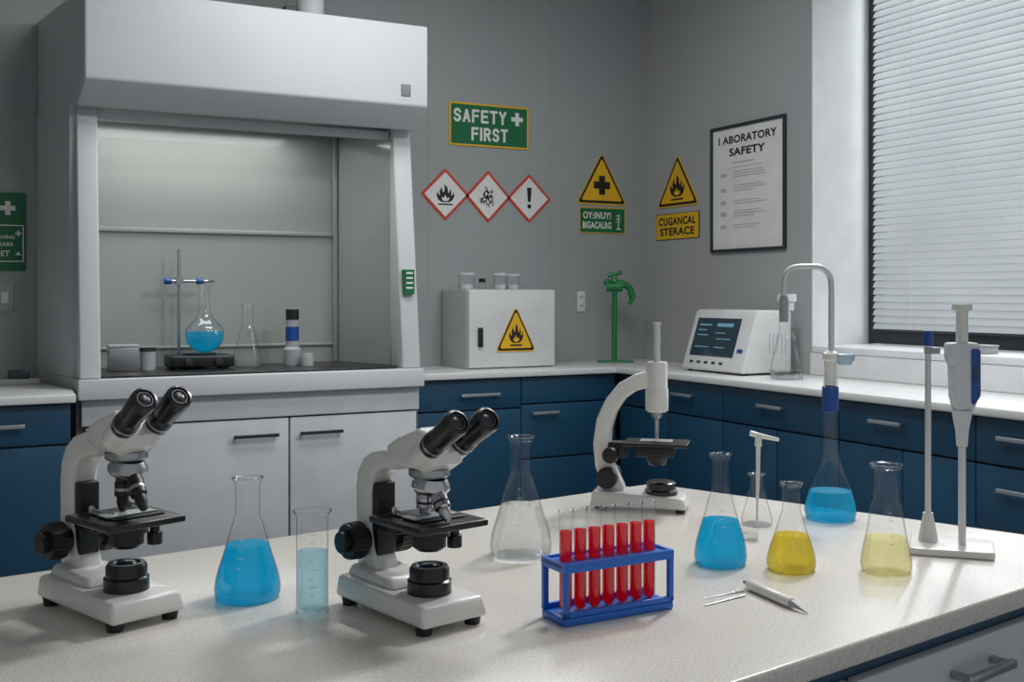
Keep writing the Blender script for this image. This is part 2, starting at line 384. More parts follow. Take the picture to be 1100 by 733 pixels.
# ---------- fume hood ----------
hd=thing('fume_hood','large white fume hood with open sash and white base doors','fume hood',(0,0,0))
def hl(y): return .586-(y-5.7)*.166
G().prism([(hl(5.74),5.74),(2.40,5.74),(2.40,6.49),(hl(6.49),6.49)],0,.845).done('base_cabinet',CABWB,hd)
G().prism([(.58,5.66),(2.41,5.66),(2.41,6.49),(hl(6.49),6.49),(hl(5.75),5.75)],.846,.95).done('sill',HOODW,hd,bev=.008)
G().box(.60,2.395,5.705,5.738,.715,.843).done('front_panel',CABW,hd,bev=.003)
for a,b,hx in ((.62,1.64,bx(275,5.7)),(1.65,2.38,bx(345,5.7))):
    p=G().box(a,b,5.712,5.739,.03,.705).done('door',CABW,hd,bev=.003); handle(p,hx,.62,.24,y=5.712,r=.009)
G().prism([(.70,5.70),(2.26,5.70),(2.3,5.8),(2.12,6.35),(.5,6.35),(.62,5.8)],.951,.962).done('work_surface',DARKTOP,hd,bev=.003)
def post(a,b): return G().hexa([(a,5.68,.951),(b,5.68,.951),(b,5.86,.951),(a,5.86,.951),(a,5.84,2.33),(b,5.84,2.33),(b,5.95,2.33),(a,5.95,2.33)])
post(.588,.688).done('post',HOODW,hd,bev=.01); post(2.285,2.395).done('post',HOODW,hd,bev=.01)
G().prism([(hl(5.86),5.86),(.60,5.86),(.53,6.49),(hl(6.49),6.49)],.951,2.34).done('side_panel',HOODW,hd)
G().prism([(2.37,5.86),(2.40,5.86),(2.40,6.49),(2.37,6.49)],.951,2.34).done('side_panel',HOODW,hd)
G().prism([(2.285,5.87),(2.30,5.87),(2.135,6.36),(2.12,6.35)],.962,2.32).done('liner',LINERD,hd)
G().box(.5,2.13,6.352,6.37,.962,2.32).done('liner',LINER,hd)
BAF=M('baffle',(158,161,157),.3,.2)
zr=back(230,249,6.33)[1]; G().box(.52,2.12,6.335,6.35,zr-.012,zr+.012).done('baffle_rail',BAF,hd,bev=.003)
G().box(.52,2.12,6.338,6.35,1.06,1.075).done('baffle_rail',BAF,hd,bev=.003)
G().box(2.095,2.12,6.325,6.35,.962,2.32).done('corner_post',BAF,hd,bev=.003)
G().box(.60,2.36,5.95,6.36,2.32,2.335).done('liner',LINER,hd)
G().box(.69,2.285,5.885,5.9,2.26,2.31).done('sash_rail',HOODW,hd,bev=.003)
# canopy
pr=[(5.6,2.42),(5.6,2.87),(6.48,2.87),(6.48,2.335),(5.83,2.335),(5.74,2.30)]
n=6; pts=[(hl(y)+.0,y,z) for y,z in pr]+[(2.405,y,z) for y,z in pr]
G().poly(pts,[tuple(range(n)),tuple(range(n,2*n))[::-1]]+[(i,(i+1)%n,n+(i+1)%n,n+i) for i in range(n)]).done('canopy',HOODW,hd,bev=.012)
xx,zz=back(436,97,5.6); G().box(xx-.028,xx+.028,5.595,5.6,zz-.033,zz+.033).done('badge',M('badge',(120,122,125),.5),hd,bev=.002)
xx,zz=back(438.5,303,5.72); g=G().box(xx-.03,xx+.03,5.70,5.745,zz-.07,zz+.07)
g.done('sticker',GREEN,hd,label='green label with white lines')
g=G()
for k in range(4): g.box(xx-.02,xx+.02,5.697,5.7,zz+.045-k*.028,zz+.055-k*.028)
g.done('sticker_print',SIGNW,hd)
xx=bx(336,6.0); g=G().lathe([(0,2.87),(.085,2.87),(.085,2.9),(.078,2.91),(.078,3.7),(0,3.7)],(xx,6.05,0)); g.done('duct',HOODW,hd)
G().box(xx-.16,xx-.09,6.0,6.1,2.87,3.0).done('damper_box',BLACK,hd,bev=.004)
# ---------- wall signs ----------
def bsign(uc,vc,name,label,cat): 
    x,z=back(uc,vc,YB); return thing(name,label,cat,(x,YB-.001,z),0)
def rsign(uc,vc,name,label,cat):
    y,z=right(uc,vc,XR); return thing(name,label,cat,(XR-.001,y,z),-math.pi/2)
def bs(u0,u1,v0,v1):
    return abs(bx(u1,YB)-bx(u0,YB)), abs(back((u0+u1)/2,v0)[1]-back((u0+u1)/2,v1)[1])
def rs(u0,u1,v0,v1):
    return abs(ry(u1,XR)-ry(u0,XR)), abs(right((u0+u1)/2,v0)[1]-right((u0+u1)/2,v1)[1])
w_,h_=bs(483,568,112,158)
s=bsign(525.5,135.5,'safety_sign','green safety first sign with yellow border on the wall','sign')
G().prof(rect(w_,h_,r=.012),-.006,0).done('sign_border',YEL,s)
G().flat(rect(w_-.026,h_-.026,r=.006),-.0062,.001).done('sign_panel',GREEN,s)
sans('SAFETY',w_*.66,h_*.31,-w_*.12,h_*.2,-.0078,SIGNW,s)
sans('FIRST',w_*.46,h_*.31,0,-h_*.21,-.0078,SIGNW,s)
G().flat(plus(w_*.15,w_*.048,w_*.35,h_*.2),-.0074).done('cross_symbol',SIGNW,s)
for i,(u,v,lb) in enumerate(((478,209,'red bordered diamond hazard sign with a flame'),(524,211.5,'red bordered diamond hazard sign with a burst symbol'),(568,213.5,'red bordered diamond hazard sign with an exclamation mark'))):
    w_,h_=bs(u-26,u+26,v-28,v+28)
    if i==2: w_*=.9;h_*=.93
    if i==1: w_*=.93
    s=bsign(u,v,'hazard_sign',lb,'sign')
    G().prof(dia(w_,h_),-.005,0).done('sign_border',RED,s)
    G().flat(dia(w_*.86,h_*.86),-.0052,.001).done('sign_panel',SIGNW,s)
    if i==0: flame(s,0,h_*.02,w_*.38,h_*.34,-.0064,SIGNW)
    elif i==1:
        random.seed(21); g=G()
        def br(x,z,a,l,d):
            x2=x+l*math.cos(a); z2=z+l*math.sin(a); t=.005*(d+1)/2.5
            nx,nz=-math.sin(a)*t,math.cos(a)*t
            g.prof([(x-nx,z-nz),(x2-nx*.5,z2-nz*.5),(x2+nx*.5,z2+nz*.5),(x+nx,z+nz)],-.0072,-.0064)
            if d>0:
                for q in random.sample((-.9,-.4,.2,.7,1.1),3): br(x2,z2,a+q,l*random.uniform(.45,.85),d-1)
        for a_,l_ in ((.3,.07),(1.25,.1),(2.5,.06),(3.3,.09),(4.4,.07),(5.4,.1)): br(-.01,-.005,a_,w_*l_,2)
        g.done('branch_symbol',INK,s)
        g=G()
        for cx_,cz_,rr in ((-.05,.05,.06),(.05,-.05,.05),(.08,.1,.028),(-.12,-.09,.028),(.0,-.15,.02)):
            o_=[(w_*(cx_+rr*math.cos(q*math.pi/10)),w_*(cz_+rr*math.sin(q*math.pi/10))) for q in range(20)]
            i_=[(w_*(cx_+rr*.55*math.cos(q*math.pi/10)),w_*(cz_+rr*.7*math.sin(q*math.pi/10))) for q in range(20)]
            for q in range(20): g.prof([o_[q],o_[(q+1)%20],i_[(q+1)%20],i_[q]],-.0082,-.0074)
        g.done('burst_rings',INK,s)
    else:
        a=w_
        G().flat(rnd([(-.055*a,.22*a),(.055*a,.22*a),(.03*a,-.07*a),(-.03*a,-.07*a)],.008),-.0064).done('exclamation_symbol',INK,s)
        G().flat([(.045*a*math.cos(q*math.pi/8),-.16*a+.045*a*math.sin(q*math.pi/8)) for q in range(16)],-.0064).done('exclamation_symbol',INK,s)
def trisign(s,w_,h_,kind):
    G().prof(tri(w_,h_,r=.02),-.005,0).done('sign_border',YEL,s)
    G().flat(tri(w_*.94,h_*.94,0,-h_*.003,.015),-.0052,.001).done('sign_band',INK,s)
    G().flat(tri(w_*.81,h_*.81,0,-h_*.02,.012),-.0064,.001).done('sign_panel',YEL,s)
    if kind=='flame': flame(s,0,-h_*.1,w_*.36,h_*.42,-.0078)
    else: G().flat(plus(w_*.32,w_*.12,0,-h_*.13),-.0078).done('cross_symbol',INK,s)
w_,h_=bs(619,673,164,220); trisign(bsign(646,192,'warning_sign','yellow triangular warning sign with black cross','sign'),w_,h_,'plus')
w_,h_=bs(622,671.5,223,250.5)
s=bsign(646.8,237,'information_sign','small green sign with white lettering and tree mark','sign')
G().prof(rect(w_,h_,r=.01),-.005,0).done('sign_border',YEL,s)
G().flat(rect(w_*.96,h_*.93,r=.008),-.0052,.001).done('sign_panel',GREEN,s)
text('OY:INUY!',w_*.60,h_*.27,-w_*.12,h_*.19,-.0066,SIGNW,s,bold=.03)
text('BIGACALRG',w_*.62,h_*.27,-w_*.12,-h_*.19,-.0066,SIGNW,s,bold=.03)
g=G()
for k in range(3): g.flat([(w_*.28,-h_*.08+k*h_*.12),(w_*.34,h_*.02+k*h_*.12),(w_*.41,-h_*.08+k*h_*.12),(w_*.34,-h_*.03+k*h_*.12)],-.0064)
g.flat(rect(w_*.02,h_*.5,w_*.345,-h_*.06),-.0064); g.flat(rect(w_*.1,h_*.05,w_*.345,-h_*.32),-.0064); g.done('tree_symbol',SIGNW,s)
w_,h_=rs(706,751,166,222); trisign(rsign(728.5,194,'warning_sign','yellow triangular warning sign with black flame','sign'),w_,h_,'flame')
w_,h_=rs(705,751,229,257)
s=rsign(728,243,'warning_sign','small yellow sign with black two-line lettering','sign')
G().prof(rect(w_,h_,r=.01),-.005,0).done('sign_border',INK,s)
G().flat(rect(w_*.98,h_*.96,r=.009),-.0052,.001).done('sign_panel',YEL,s)
text('CUGANCAL',w_*.86,h_*.31,0,h_*.2,-.0066,INK,s,bold=.035)
text('STERACE',w_*.8,h_*.31,0,-h_*.2,-.0066,INK,s,bold=.035)
# poster
w_,h_=rs(764,844,132,271)
s=rsign(803.5,200.5,'safety_poster','black framed white laboratory safety poster on the wall','poster')
g=G(); t=.02
g.box(-w_/2,w_/2,-.02,0,h_/2-t,h_/2); g.box(-w_/2,w_/2,-.02,0,-h_/2,-h_/2+t); g.box(-w_/2,-w_/2+t,-.02,0,-h_/2+t,h_/2-t); g.box(w_/2-t,w_/2,-.02,0,-h_/2+t,h_/2-t)
g.done('poster_frame',FRAME,s,bev=.003)
G().box(-w_/2+t,w_/2-t,-.008,0,-h_/2+t,h_/2-t).done('poster_sheet',SIGNW,s)
text('I ABORATORY',w_*.78,h_*.062,.0,h_*.385,-.0095,INK,s,bold=.028)
text('SAFETY',w_*.48,h_*.062,.0,h_*.285,-.0095,INK,s,bold=.028)
random.seed(5); g=G()
for k,zz in enumerate((.165,.13,.11,.09,.02,0,-.02,-.10,-.12,-.18,-.20,-.22,-.29,-.31)):
    x0=-w_*.18; ln=w_*(.25+.2*random.random()); g.flat(rect(ln,h_*.006,x0+ln/2,zz*h_),-.009)
g.done('printed_lines',GREY,s)
g=G()
for zz in (.11,-.01,-.11,-.20,-.30): g.flat(rect(w_*.08,h_*.03,-w_*.32,zz*h_,r=.008),-.009)
g.flat(rect(w_*.3,h_*.010,-w_*.05,.2*h_),-.009)
g.done('printed_icons',GREY,s)
# left green sign
xa=bx(-26,YB);xb=bx(28,YB); z1=back(10,207)[1]; z0=back(10,291)[1]
s=thing('emergency_sign','green wall sign with white cross and panels','sign',((xa+xb)/2,YB-.001,(z0+z1)/2)); w_=xb-xa;h_=z1-z0
G().prof(rect(w_,h_,r=.008),-.006,0).done('sign_panel',GREEN,s)
g=G(); g.flat(rect(w_*.92,.006,0,h_*.08),-.0062); g.flat(rect(.006,h_*.44,w_*.44,-h_*.16),-.0062); g.flat(rect(w_*.92,.006,0,-h_*.38),-.0062)
g.flat(plus(.075,.026,w_*.13,h_*.3),-.0062); g.flat(plus(.03,.010,w_*.34,-.02*h_),-.0062); g.flat([(w_*.28,-.30*h_),(w_*.34,-.25*h_),(w_*.40,-.30*h_)],-.0062); g.done('sign_print',SIGNW,s)
text('AVING',w_*.34,.020,w_*.1,-h_*.07,-.0072,SIGNW,s); text('EARS',w_*.28,.020,w_*.1,-h_*.16,-.0072,SIGNW,s); text('IET',w_*.22,.03,w_*.06,-h_*.28,-.0072,SIGNW,s)
# switch + outlet
x,z=back(5,320); s=thing('light_switch','pale wall switch plate','light switch',(x,YB-.001,z)); G().box(-.045,.045,-.01,0,-.075,.075).done('plate',LGREY,s,bev=.003); G().box(-.018,.018,-.016,-.0105,-.03,.03).done('rocker',WHITE,s,bev=.002)
x,z=back(624,324); s=thing('wall_outlet','white wall outlet plate','outlet',(x,YB-.001,z)); G().box(-.032,.032,-.008,0,-.07,.07).done('plate',WHITE,s,bev=.003)
g=G()
for q in (.03,-.03): g.box(-.01,-.006,-.0095,-.0085,q-.01,q+.01); g.box(.006,.01,-.0095,-.0085,q-.01,q+.01)
g.done('socket_slots',BLACK,s)
# ---------- flammables cabinet on back counter ----------
ca,cb=bx(503,6.08),bx(597,6.08)
s=thing('safety_cabinet','white steel cabinet with flammable warning triangle on counter','cabinet',(ca,6.08,.9)); W=cb-ca;H=.5
G().box(0,W,.022,.40,.0,H).done('body',M('safety_cab_body',(186,188,188),.45),s,bev=.006)
d=G().box(.006,W-.006,0,.021,.008,H-.008).done('door',M('safety_cab_door',(210,211,210),.45),s,bev=.004)
G().box(.065,.095,-.02,0,.14,.26).done('handle',BLACK,d,bev=.004)
q=bpy.data.objects.new('warning_triangle',None); col.objects.link(q); q.parent=s; q.location=(W*.53,-.001,.25); trisign(q,.29,.29,'flame')
def lath(par,name,mat,pr,c=(0,0,0),seg=36,label=None): return G().lathe(pr,c,seg).done(name,mat,par,label=label)
def jar(x,y,z,r,h,lid=WHITE):
    s=thing('specimen_jar','small clear lab jar with white lid standing on the cabinet','jar',(x,y,z),group='jars on the white cabinet')
    lath(s,'jar_glass',TUBEG,[(0,0),(r,0),(r,h*.85)]); lath(s,'jar_content',M('jar_content',(196,198,198)),[(0,.003),(r*.9,.003),(r*.9,h*.3),(0,h*.3)]); lath(s,'lid',lid,[(r*1.04,h*.86),(r*1.06,h*.88),(r*1.06,h),(0,h)])
    return s
for u,r,h in ((501,.05,.105),(537,.045,.105),(551,.045,.10)): jar(bx(u,6.25),6.25,1.4,r,h)
s=thing('specimen_jar','tiny dark capped vial on the cabinet','jar',(bx(518,6.3),6.3,1.4)); lath(s,'jar_glass',GLASS,[(0,0),(.02,0),(.02,.05)]); lath(s,'lid',BLACK,[(.022,.045),(.022,.07),(0,.07)])
# ---------- green eyewash tap ----------
d=ray(660); y=6.28; x=d[0]*y/d[1]
s=thing('eyewash_tap','green emergency tap on a slim post standing in the corner','tap',(x,y,.9),-TH)
G().box(-.12,.13,-.04,.04,0,.012).done('base',TAPG,s,bev=.004)
G().tube([(0,0,.012),(0,0,.54)],.019).done('post',TAPG,s)
g=G(); g.tube([(-.03,0,.52),(.03,0,.545),(.10,0,.515),(.125,0,.44)],[.024]*25,smooth=8); g.tube([(.125,0,.44),(.10,0,.40)],.016); g.cyl((-.055,0,.52),(.055,0,.52),.034); g.done('spout',TAPG,s)
g=G(); g.cyl((0,0,.55),(0,0,.60),.03,.013); g.tube([(-.045,0,.595),(.05,0,.62)],.014); g.sph((-.05,0,.55),.024); g.done('lever',TAPG,s,bev=.002)
# ---------- analyser on right counter ----------
ya,yb=ry(735,4.05),ry(800,4.05); W=ya-yb
s=thing('lab_analyser','white benchtop analyser with dark display on the worktop','laboratory instrument',(4.03,ya,.9),-math.pi/2)
n=[(0,.025),(.11,.36),(.13,.375),(.36,.375),(.37,.36),(.37,.012),(.0,.012)]
g=G(); g.poly([(0.0,a,b) for a,b in n]+[(W,a,b) for a,b in n],[tuple(range(7)),tuple(range(7,14))[::-1]]+[(i,(i+1)%7,7+(i+1)%7,7+i) for i in range(7)])
g.done('housing',M('analyser_white',(210,211,210),.4),s,bev=.014)
def sl(zc): return (zc-.025)*.11/.335
def slq(x0,x1,z0,z1,off): return G().hexa([(x0,sl(z0)-off,z0),(x1,sl(z0)-off,z0),(x1,sl(z0)+.004,z0),(x0,sl(z0)+.004,z0),(x0,sl(z1)-off,z1),(x1,sl(z1)-off,z1),(x1,sl(z1)+.004,z1),(x0,sl(z1)+.004,z1)])
slq(.05,W*.80,.10,.325,.004).done('screen',SCREEN,s)
g=G()
for a,b,c_,d_ in ((.08,.2,.28,.288),(.08,.16,.25,.256),(.08,.18,.22,.226),(.25,.4,.275,.295),(.25,.34,.235,.240),(.27,.40,.2,.205),(.08,.22,.15,.155),(.27,.36,.15,.155)):
    k=slq(a,b,c_,d_,.0055); 
    vs=[v.co.copy() for v in k.bm.verts]; g.hexa(vs); k.bm.free()
g.done('screen_print',SCRT,s)
for q in range(5): slq(.07+q*.07,.1+q*.07,.055,.068,.004).done('button',HANDLE,s)
slq(W*.85,W*.93,.13,.15,.005).done('power_button',BLUEP,s)
for a in (.04,W-.04):
    for b in (.04,.33): G().cyl((a,b,0),(a,b,.012),.015).done('foot',BLACK,s)
g=G()
for q in range(5): g.box(W,W+.002,.20+q*.03,.208+q*.03,.12,.24)
g.done('side_vent',GREY,s)
# ---------- glassware ----------
def prof_er(R,h,rn,cone=.68):
    return [(0,.0015),(R*.86,0),(R*.95,h*.02),(R,h*.07),(R*.985,h*.13),(R*.92,h*.22),(rn+(R-rn)*.42,h*(.22+(cone-.22)*.52)),(rn*1.25,h*(cone-.06)),(rn*1.03,h*cone),(rn,h*(cone+.06)),(rn,h*.945),(rn*1.12,h*.965),(rn*1.26,h*.985),(rn*1.2,h),(rn*1.02,h*.99)]
def smoothp(pr,n=4):
    P=[pr[0]]+pr+[pr[-1]]; out=[]
    for i in range(1,len(P)-2):
        for k in range(n):
            t=k/n; a,b,c_,d_=[Vector(q) for q in P[i-1:i+3]]
            v=.5*((2*b)+(c_-a)*t+(2*a-5*b+4*c_-d_)*t*t+(3*b-a-3*c_+d_)*t**3); out.append((max(0,v.x),v.y))
    out.append(pr[-1]); return out
def liq(pr,zf,k=.965,z0=.003):
    out=[(0,z0)]; last=None
    for r,z in pr:
        if z>=zf:
            if last and z>last[1]: t=(zf-last[1])/(z-last[1]); rr=last[0]+(r-last[0])*t
            else: rr=r
            out.append((rr*k,zf)); break
        if r>0: out.append((r*k,max(z,z0)))
        last=(r,z)
    out.append((0,zf)); return out
def erlen(u,vb,vt,Rpx,npx,vl,mat,label,cone=.68,lname='liquid',group=None,marks=True):
    f0=.47*F/(vb-HOR); R=Rpx*f0/F; fw=f0+R*.85; R=Rpx*fw/F; rn=npx*fw/F
    h=.47-(vt-HOR)*fw/F; zf=.47-(vl-HOR)*fw/F
    d=ray(u); s=thing('erlenmeyer_flask',label,'flask',(d[0]*fw,d[1]*fw,.9),-TH,group)
    pr=smoothp(prof_er(R,h,rn,cone)); lath(s,'glass_body',GLASS,pr,seg=56)
    g=G(); g.lathe([(rn*1.2+.0016*math.cos(2*math.pi*i/10),h+.0016*math.sin(2*math.pi*i/10)) for i in range(11)],seg=48); g.done('rim',GLASS,s)
    lath(s,lname,mat,liq(pr,zf),seg=56)
    if marks:
        g=G()
        for k in range(5):
            z=h*(.3+.07*k); rr=R
            for (r1,z1),(r2,z2) in zip(pr[4:],pr[5:]):
                if z1<=z<=z2: rr=r1+(r2-r1)*(z-z1)/(z2-z1+1e-9); break
            a0=-1.75; pts=[((rr+.0006)*math.cos(a0+j*.05),(rr+.0006)*math.sin(a0+j*.05),z) for j in range(4+2*(k%2))]
            g.tube(pts,.0005,6)
        g.done('graduation_marks',SIGNW,s)
    return s
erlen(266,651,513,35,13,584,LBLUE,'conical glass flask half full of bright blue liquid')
erlen(559.5,604,469,33,11.5,542,LCLR,'conical glass flask of clear liquid beside the microscope')
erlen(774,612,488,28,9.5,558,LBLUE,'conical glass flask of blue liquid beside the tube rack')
erlen(850,618,519,26,9.5,574,LYEL,'small conical flask of yellow liquid')
erlen(952,621,499,26.5,13.5,577,LPYEL,'wide-neck conical flask of pale yellow liquid beside the pipette stand',cone=.66)
e=erlen(813,567,509,16.5,7.5,563,LCLR,'small empty conical flask holding a dropper',marks=False)
ex,ey,_=e.location
s=thing('glass_dropper','slim pale right-angled dropper standing in the small flask','dropper',(ex,ey,.91),-TH)
g=G(); g.tube([(0,0,0),(.002,0,.08),(.003,0,.165)],[.0018,.004,.005]); g.done('stem',MICW,s)
g=G(); g.tube([(-.014,0,.177),(.003,0,.172),(.045,0,.163)],[.0055,.0055,.0035]); g.cyl((.003,0,.150),(.003,0,.172),.0075,.006); g.done('bulb',MICW,s,bev=.001)
# small beaker
f0=.47*F/(582-HOR); R=8.5*f0/F; fw=f0+R*.8; d=ray(806); s=thing('small_beaker','tiny clear glass beaker beside the blue flask','beaker',(d[0]*fw,d[1]*fw,.9),-TH); h=.47-(556-HOR)*fw/F
lath(s,'glass_body',TUBEG,[(0,.001),(R*.9,0),(R,.003),(R,h*.93),(R*1.12,h)]); lath(s,'liquid',LCLR,[(0,.003),(R*.92,.003),(R*.92,h*.3),(0,h*.3)])
# right counter flask
fw=4.1/ray(845)[0]; d=ray(845); s=thing('erlenmeyer_flask','clear conical flask standing on the worktop beside the analyser','flask',(4.1,d[1]*fw,.9))
pr=smoothp(prof_er(.09,.42,.042,.6)); lath(s,'glass_body',GLASS,pr); lath(s,'liquid',LCLR,liq(pr,.05))
lath(s,'stopper',WHITE,[(.0,.38),(.04,.38),(.04,.43),(.052,.43),(.052,.47),(0,.47)])
# graduated beaker
f0=.47*F/(662-HOR); R=17*f0/F; fw=f0+R*.8; d=ray(335.5)
s=thing('measuring_cylinder','clear glass measuring cylinder of pale blue liquid','beaker',(d[0]*fw,d[1]*fw,.9),-TH)
R=17*fw/F; h=.47-(549-HOR)*fw/F; zf=.47-(592-HOR)*fw/F
pr=[(0,.004),(R*.9,.004),(R*.93,0),(R*1.05,.001),(R*1.05,.005),(R,.009),(R,h*.9),(R*1.03,h*.95),(R*1.18,h*.99),(R*1.2,h),(R*1.1,h)]
lath(s,'glass_body',GLASS,pr,seg=56); lath(s,'liquid',LPALE,[(0,.008),(R*.93,.008),(R*.95,.02),(R*.95,zf),(0,zf)])
G().lathe([(R*1.19+.0013*math.cos(2*math.pi*i/10),h+.0013*math.sin(2*math.pi*i/10)) for i in range(11)],seg=48).done('rim',GLASS,s)
g=G()
for k in range(8):
    z=.03+k*h*.085; a0=-1.55; g.tube([((R+.0006)*math.cos(a0+j*.09),(R+.0006)*math.sin(a0+j*.09),z) for j in range(4+2*(k%2))],.0005,6)
g.done('graduation_marks',SIGNW,s)
# volumetric flask with gooseneck
fw=2.27; d=ray(892); p=F/fw
s=thing('gooseneck_flask','tall necked blue-filled flask with steel gooseneck tube','flask',(d[0]*fw,d[1]*fw,.9),-TH)
zz=lambda v:.47-(v-HOR)*fw/F
pr=smoothp([(0,.001),(.045,0),(.051,.006),(.0535,.02),(.050,.04),(.040,.068),(.028,.098),(.02,.125),(.0165,.15),(.015,.18),(.0145,zz(440)),(.0145,zz(412)),(.016,zz(410))])
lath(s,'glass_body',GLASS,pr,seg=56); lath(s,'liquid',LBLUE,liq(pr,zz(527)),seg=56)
lath(s,'collar',BLUEP,[(.0148,zz(443)),(.017,zz(442)),(.017,zz(416)),(.0148,zz(415))],label='blue plastic collar')
lath(s,'stopper',MICW,[(.0,zz(414)),(.0125,zz(414)),(.0125,zz(388)),(.016,zz(386)),(.016,zz(380)),(.006,zz(376)),(0,zz(376))])
g=G(); g.lathe([(0,0),(.012,0),(.02,.012),(.022,.022),(.019,.022),(.0,.01)],(.03,0,zz(392))); g.box(.006,.03,-.004,.004,zz(390),zz(385)); g.done('side_cup',M('pale_plastic',(170,196,214),.3),s)
X=lambda u:(u-892)/p
g=G(); g.tube([(X(893),0,zz(384)),(X(893),0,zz(345)),(X(893),0,zz(310)),(X(891),0,zz(296)),(X(882),0,zz(288)),(X(867),0,zz(286.5)),(X(852),0,zz(288)),(X(844),0,zz(296)),(X(842),0,zz(308)),(X(842),0,zz(322))],.0062,smooth=6)
g.done('gooseneck_tube',SATIN,s)
lath(s,'nozzle',LGREY,[(0,zz(346)),(.009,zz(346)),(.0095,zz(322)),(.007,zz(318)),(0,zz(318))],(X(842),0,0))
# ---------- hood interior items ----------
def hp(u,y): 
    d=ray(u); f=y/d[1]; return d[0]*f,f
x,f=hp(214,6.08)
s=thing('hot_plate','black hot plate inside the fume hood','hot plate',(x,6.08,.962))
G().box(-.17,.17,-.11,.11,.01,.075).done('housing',BLACK,s,bev=.012); lath(s,'heating_disc',DARKTOP,[(0,.075),(.09,.075),(.09,.085),(0,.085)])
for a in (-.13,.13):
    for b in (-.08,.08): G().cyl((a,b,0),(a,b,.012),.015).done('foot',BLACK,s)
for a in (-.08,.08): G().cyl((a,-.11,.04),(a,-.128,.04),.02).done('dial',HANDLE,s,bev=.002)
xr,_=hp(192,6.25)
s=thing('retort_stand','steel retort stand with clamp inside the fume hood','retort stand',(xr,6.25,.962))
G().box(-.06,.14,-.045,.07,0,.015).done('base',HANDLE,s,bev=.004)
G().tube([(0,0,.015),(0,0,.66)],.009).done('rod',STEEL,s)
g=G(); g.tube([(-.07,-.03,.48),(.19,-.03,.48)],.008); g.box(-.02,.02,-.045,.012,.46,.50); g.tube([(.16,-.17,.48),(.16,-.03,.48)],.007); g.done('clamp',STEEL,s)
for a,b in ((-.085,-.045),(.09,.13)): G().cyl((a,-.03,.48),(b,-.03,.48),.018).done('clamp_knob',BLUEP,s,bev=.003)
x,f=hp(220,6.08)
s=thing('round_flask','round bottom flask of blue liquid on the hot plate','flask',(x,6.08,1.047))
R=.105; pr=[(0,.0)]+[(R*math.sin(a),R*.92-R*.92*math.cos(a)) for a in [i*math.pi/16 for i in range(1,14)]]+[(.032,.22),(.028,.26),(.026,.36),(.034,.375),(.034,.385)]
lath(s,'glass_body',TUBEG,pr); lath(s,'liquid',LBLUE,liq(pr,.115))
x,f=hp(266,6.12); s=thing('erlenmeyer_flask','empty conical flask inside the fume hood','flask',(x,6.12,.962)); pr=smoothp(prof_er(.08,.35,.03)); lath(s,'glass_body',TUBEG,pr); lath(s,'liquid',LCLR,liq(pr,.03))
x,f=hp(314,6.12); s=thing('reagent_bottle','slim grey reagent bottle with blue band and black cap','bottle',(x,6.12,.962))
lath(s,'bottle_body',LGREY,[(0,0),(.05,0),(.052,.01),(.052,.09),(.038,.105),(.037,.14),(0,.14)]); lath(s,'band',BLUEP,[(0,.14),(.039,.14),(.039,.22),(0,.22)]); lath(s,'neck',LGREY,[(0,.22),(.037,.22),(.037,.26),(0,.26)]); lath(s,'cap',BLACK,[(0,.26),(.038,.26),(.038,.32),(0,.32)])
x,f=hp(322,6.0); s=thing('specimen_jar','small pale jar beside the reagent bottle','jar',(x+.05,6.02,.962)); lath(s,'jar_body',LGREY,[(0,0),(.035,0),(.035,.05),(.03,.07),(.0,.07)])
x,f=hp(132,6.05); s=thing('metal_tin','square pale metal tin inside the fume hood','tin',(x,6.05,.962)); G().box(-.075,.075,-.05,.05,0,.125).done('tin_body',STEEL,s,bev=.004); G().box(-.078,.078,-.053,.053,.125,.14).done('lid',LGREY,s,bev=.004)
x,f=hp(159,6.08); s=thing('specimen_jar','short glass jar with pale lid inside the fume hood','jar',(x,6.08,.962)); lath(s,'jar_body',LGREY,[(0,0),(.04,0),(.04,.1),(0,.1)]); lath(s,'lid',HANDLE,[(0,.1),(.042,.1),(.042,.12),(0,.12)])
x,_=hp(20,6.2); s=thing('instrument_tray','small grey tray on the worktop beside the fume hood','tray',(x,6.2,.9)); G().box(-.1,.1,-.06,.06,0,.03).done('tray_base',LGREY,s,bev=.005); G().box(-.05,.05,-.04,.04,.03,.07).done('tray_block',HANDLE,s,bev=.005)
yy,_=right(1062,0,4.65); s=thing('storage_box','small grey box on the window sill','box',(4.62,yy,1.07)); G().box(-.04,.04,-.05,.05,0,.035).done('box_body',LGREY,s,bev=.003); G().box(-.043,.043,-.053,.053,.035,.045).done('lid',LGREY,s,bev=.003)
# ---------- island ----------
a0=top(0,620);a1=top(700,519.5);b0=top(790,733);b1=top(1100,632);r1=top(1100,574)
def isect(p,q,r,s_):
    p,q,r,s_=[Vector(v[:2]) for v in (p,q,r,s_)]; d=q-p;e=s_-r; k=((r-p).x*e.y-(r-p).y*e.x)/(d.x*e.y-d.y*e.x); return p+d*k
RC=isect(b0,b1,a1,r1); FC=Vector(a1[:2])
dn=(Vector(b1[:2])-Vector(b0[:2])).normalized(); df=(Vector(a1[:2])-Vector(a0[:2])).normalized()
NL=RC-dn*2.6; FLc=FC-df*2.25
pl=[NL,RC,FC,FLc]; plt=rnd([tuple(p) for p in pl],.02)
it=G().prism(plt,.868,.9).done('island_worktop',ISL,bev=.004,ang=60); solo(it,'pale speckled quartz worktop of the island bench','worktop')
def inset(pl,d):
    out=[];n=len(pl)
    for i in range(n):
        p=pl[i];a=pl[i-1];b=pl[(i+1)%n]; e1=(p-a).normalized();e2=(b-p).normalized()
        n1=Vector((-e1.y,e1.x));n2=Vector((-e2.y,e2.x)); m=(n1+n2); out.append(p+m*(d/(1+n1.dot(n2))))
    return out
ip=inset(pl,.035)
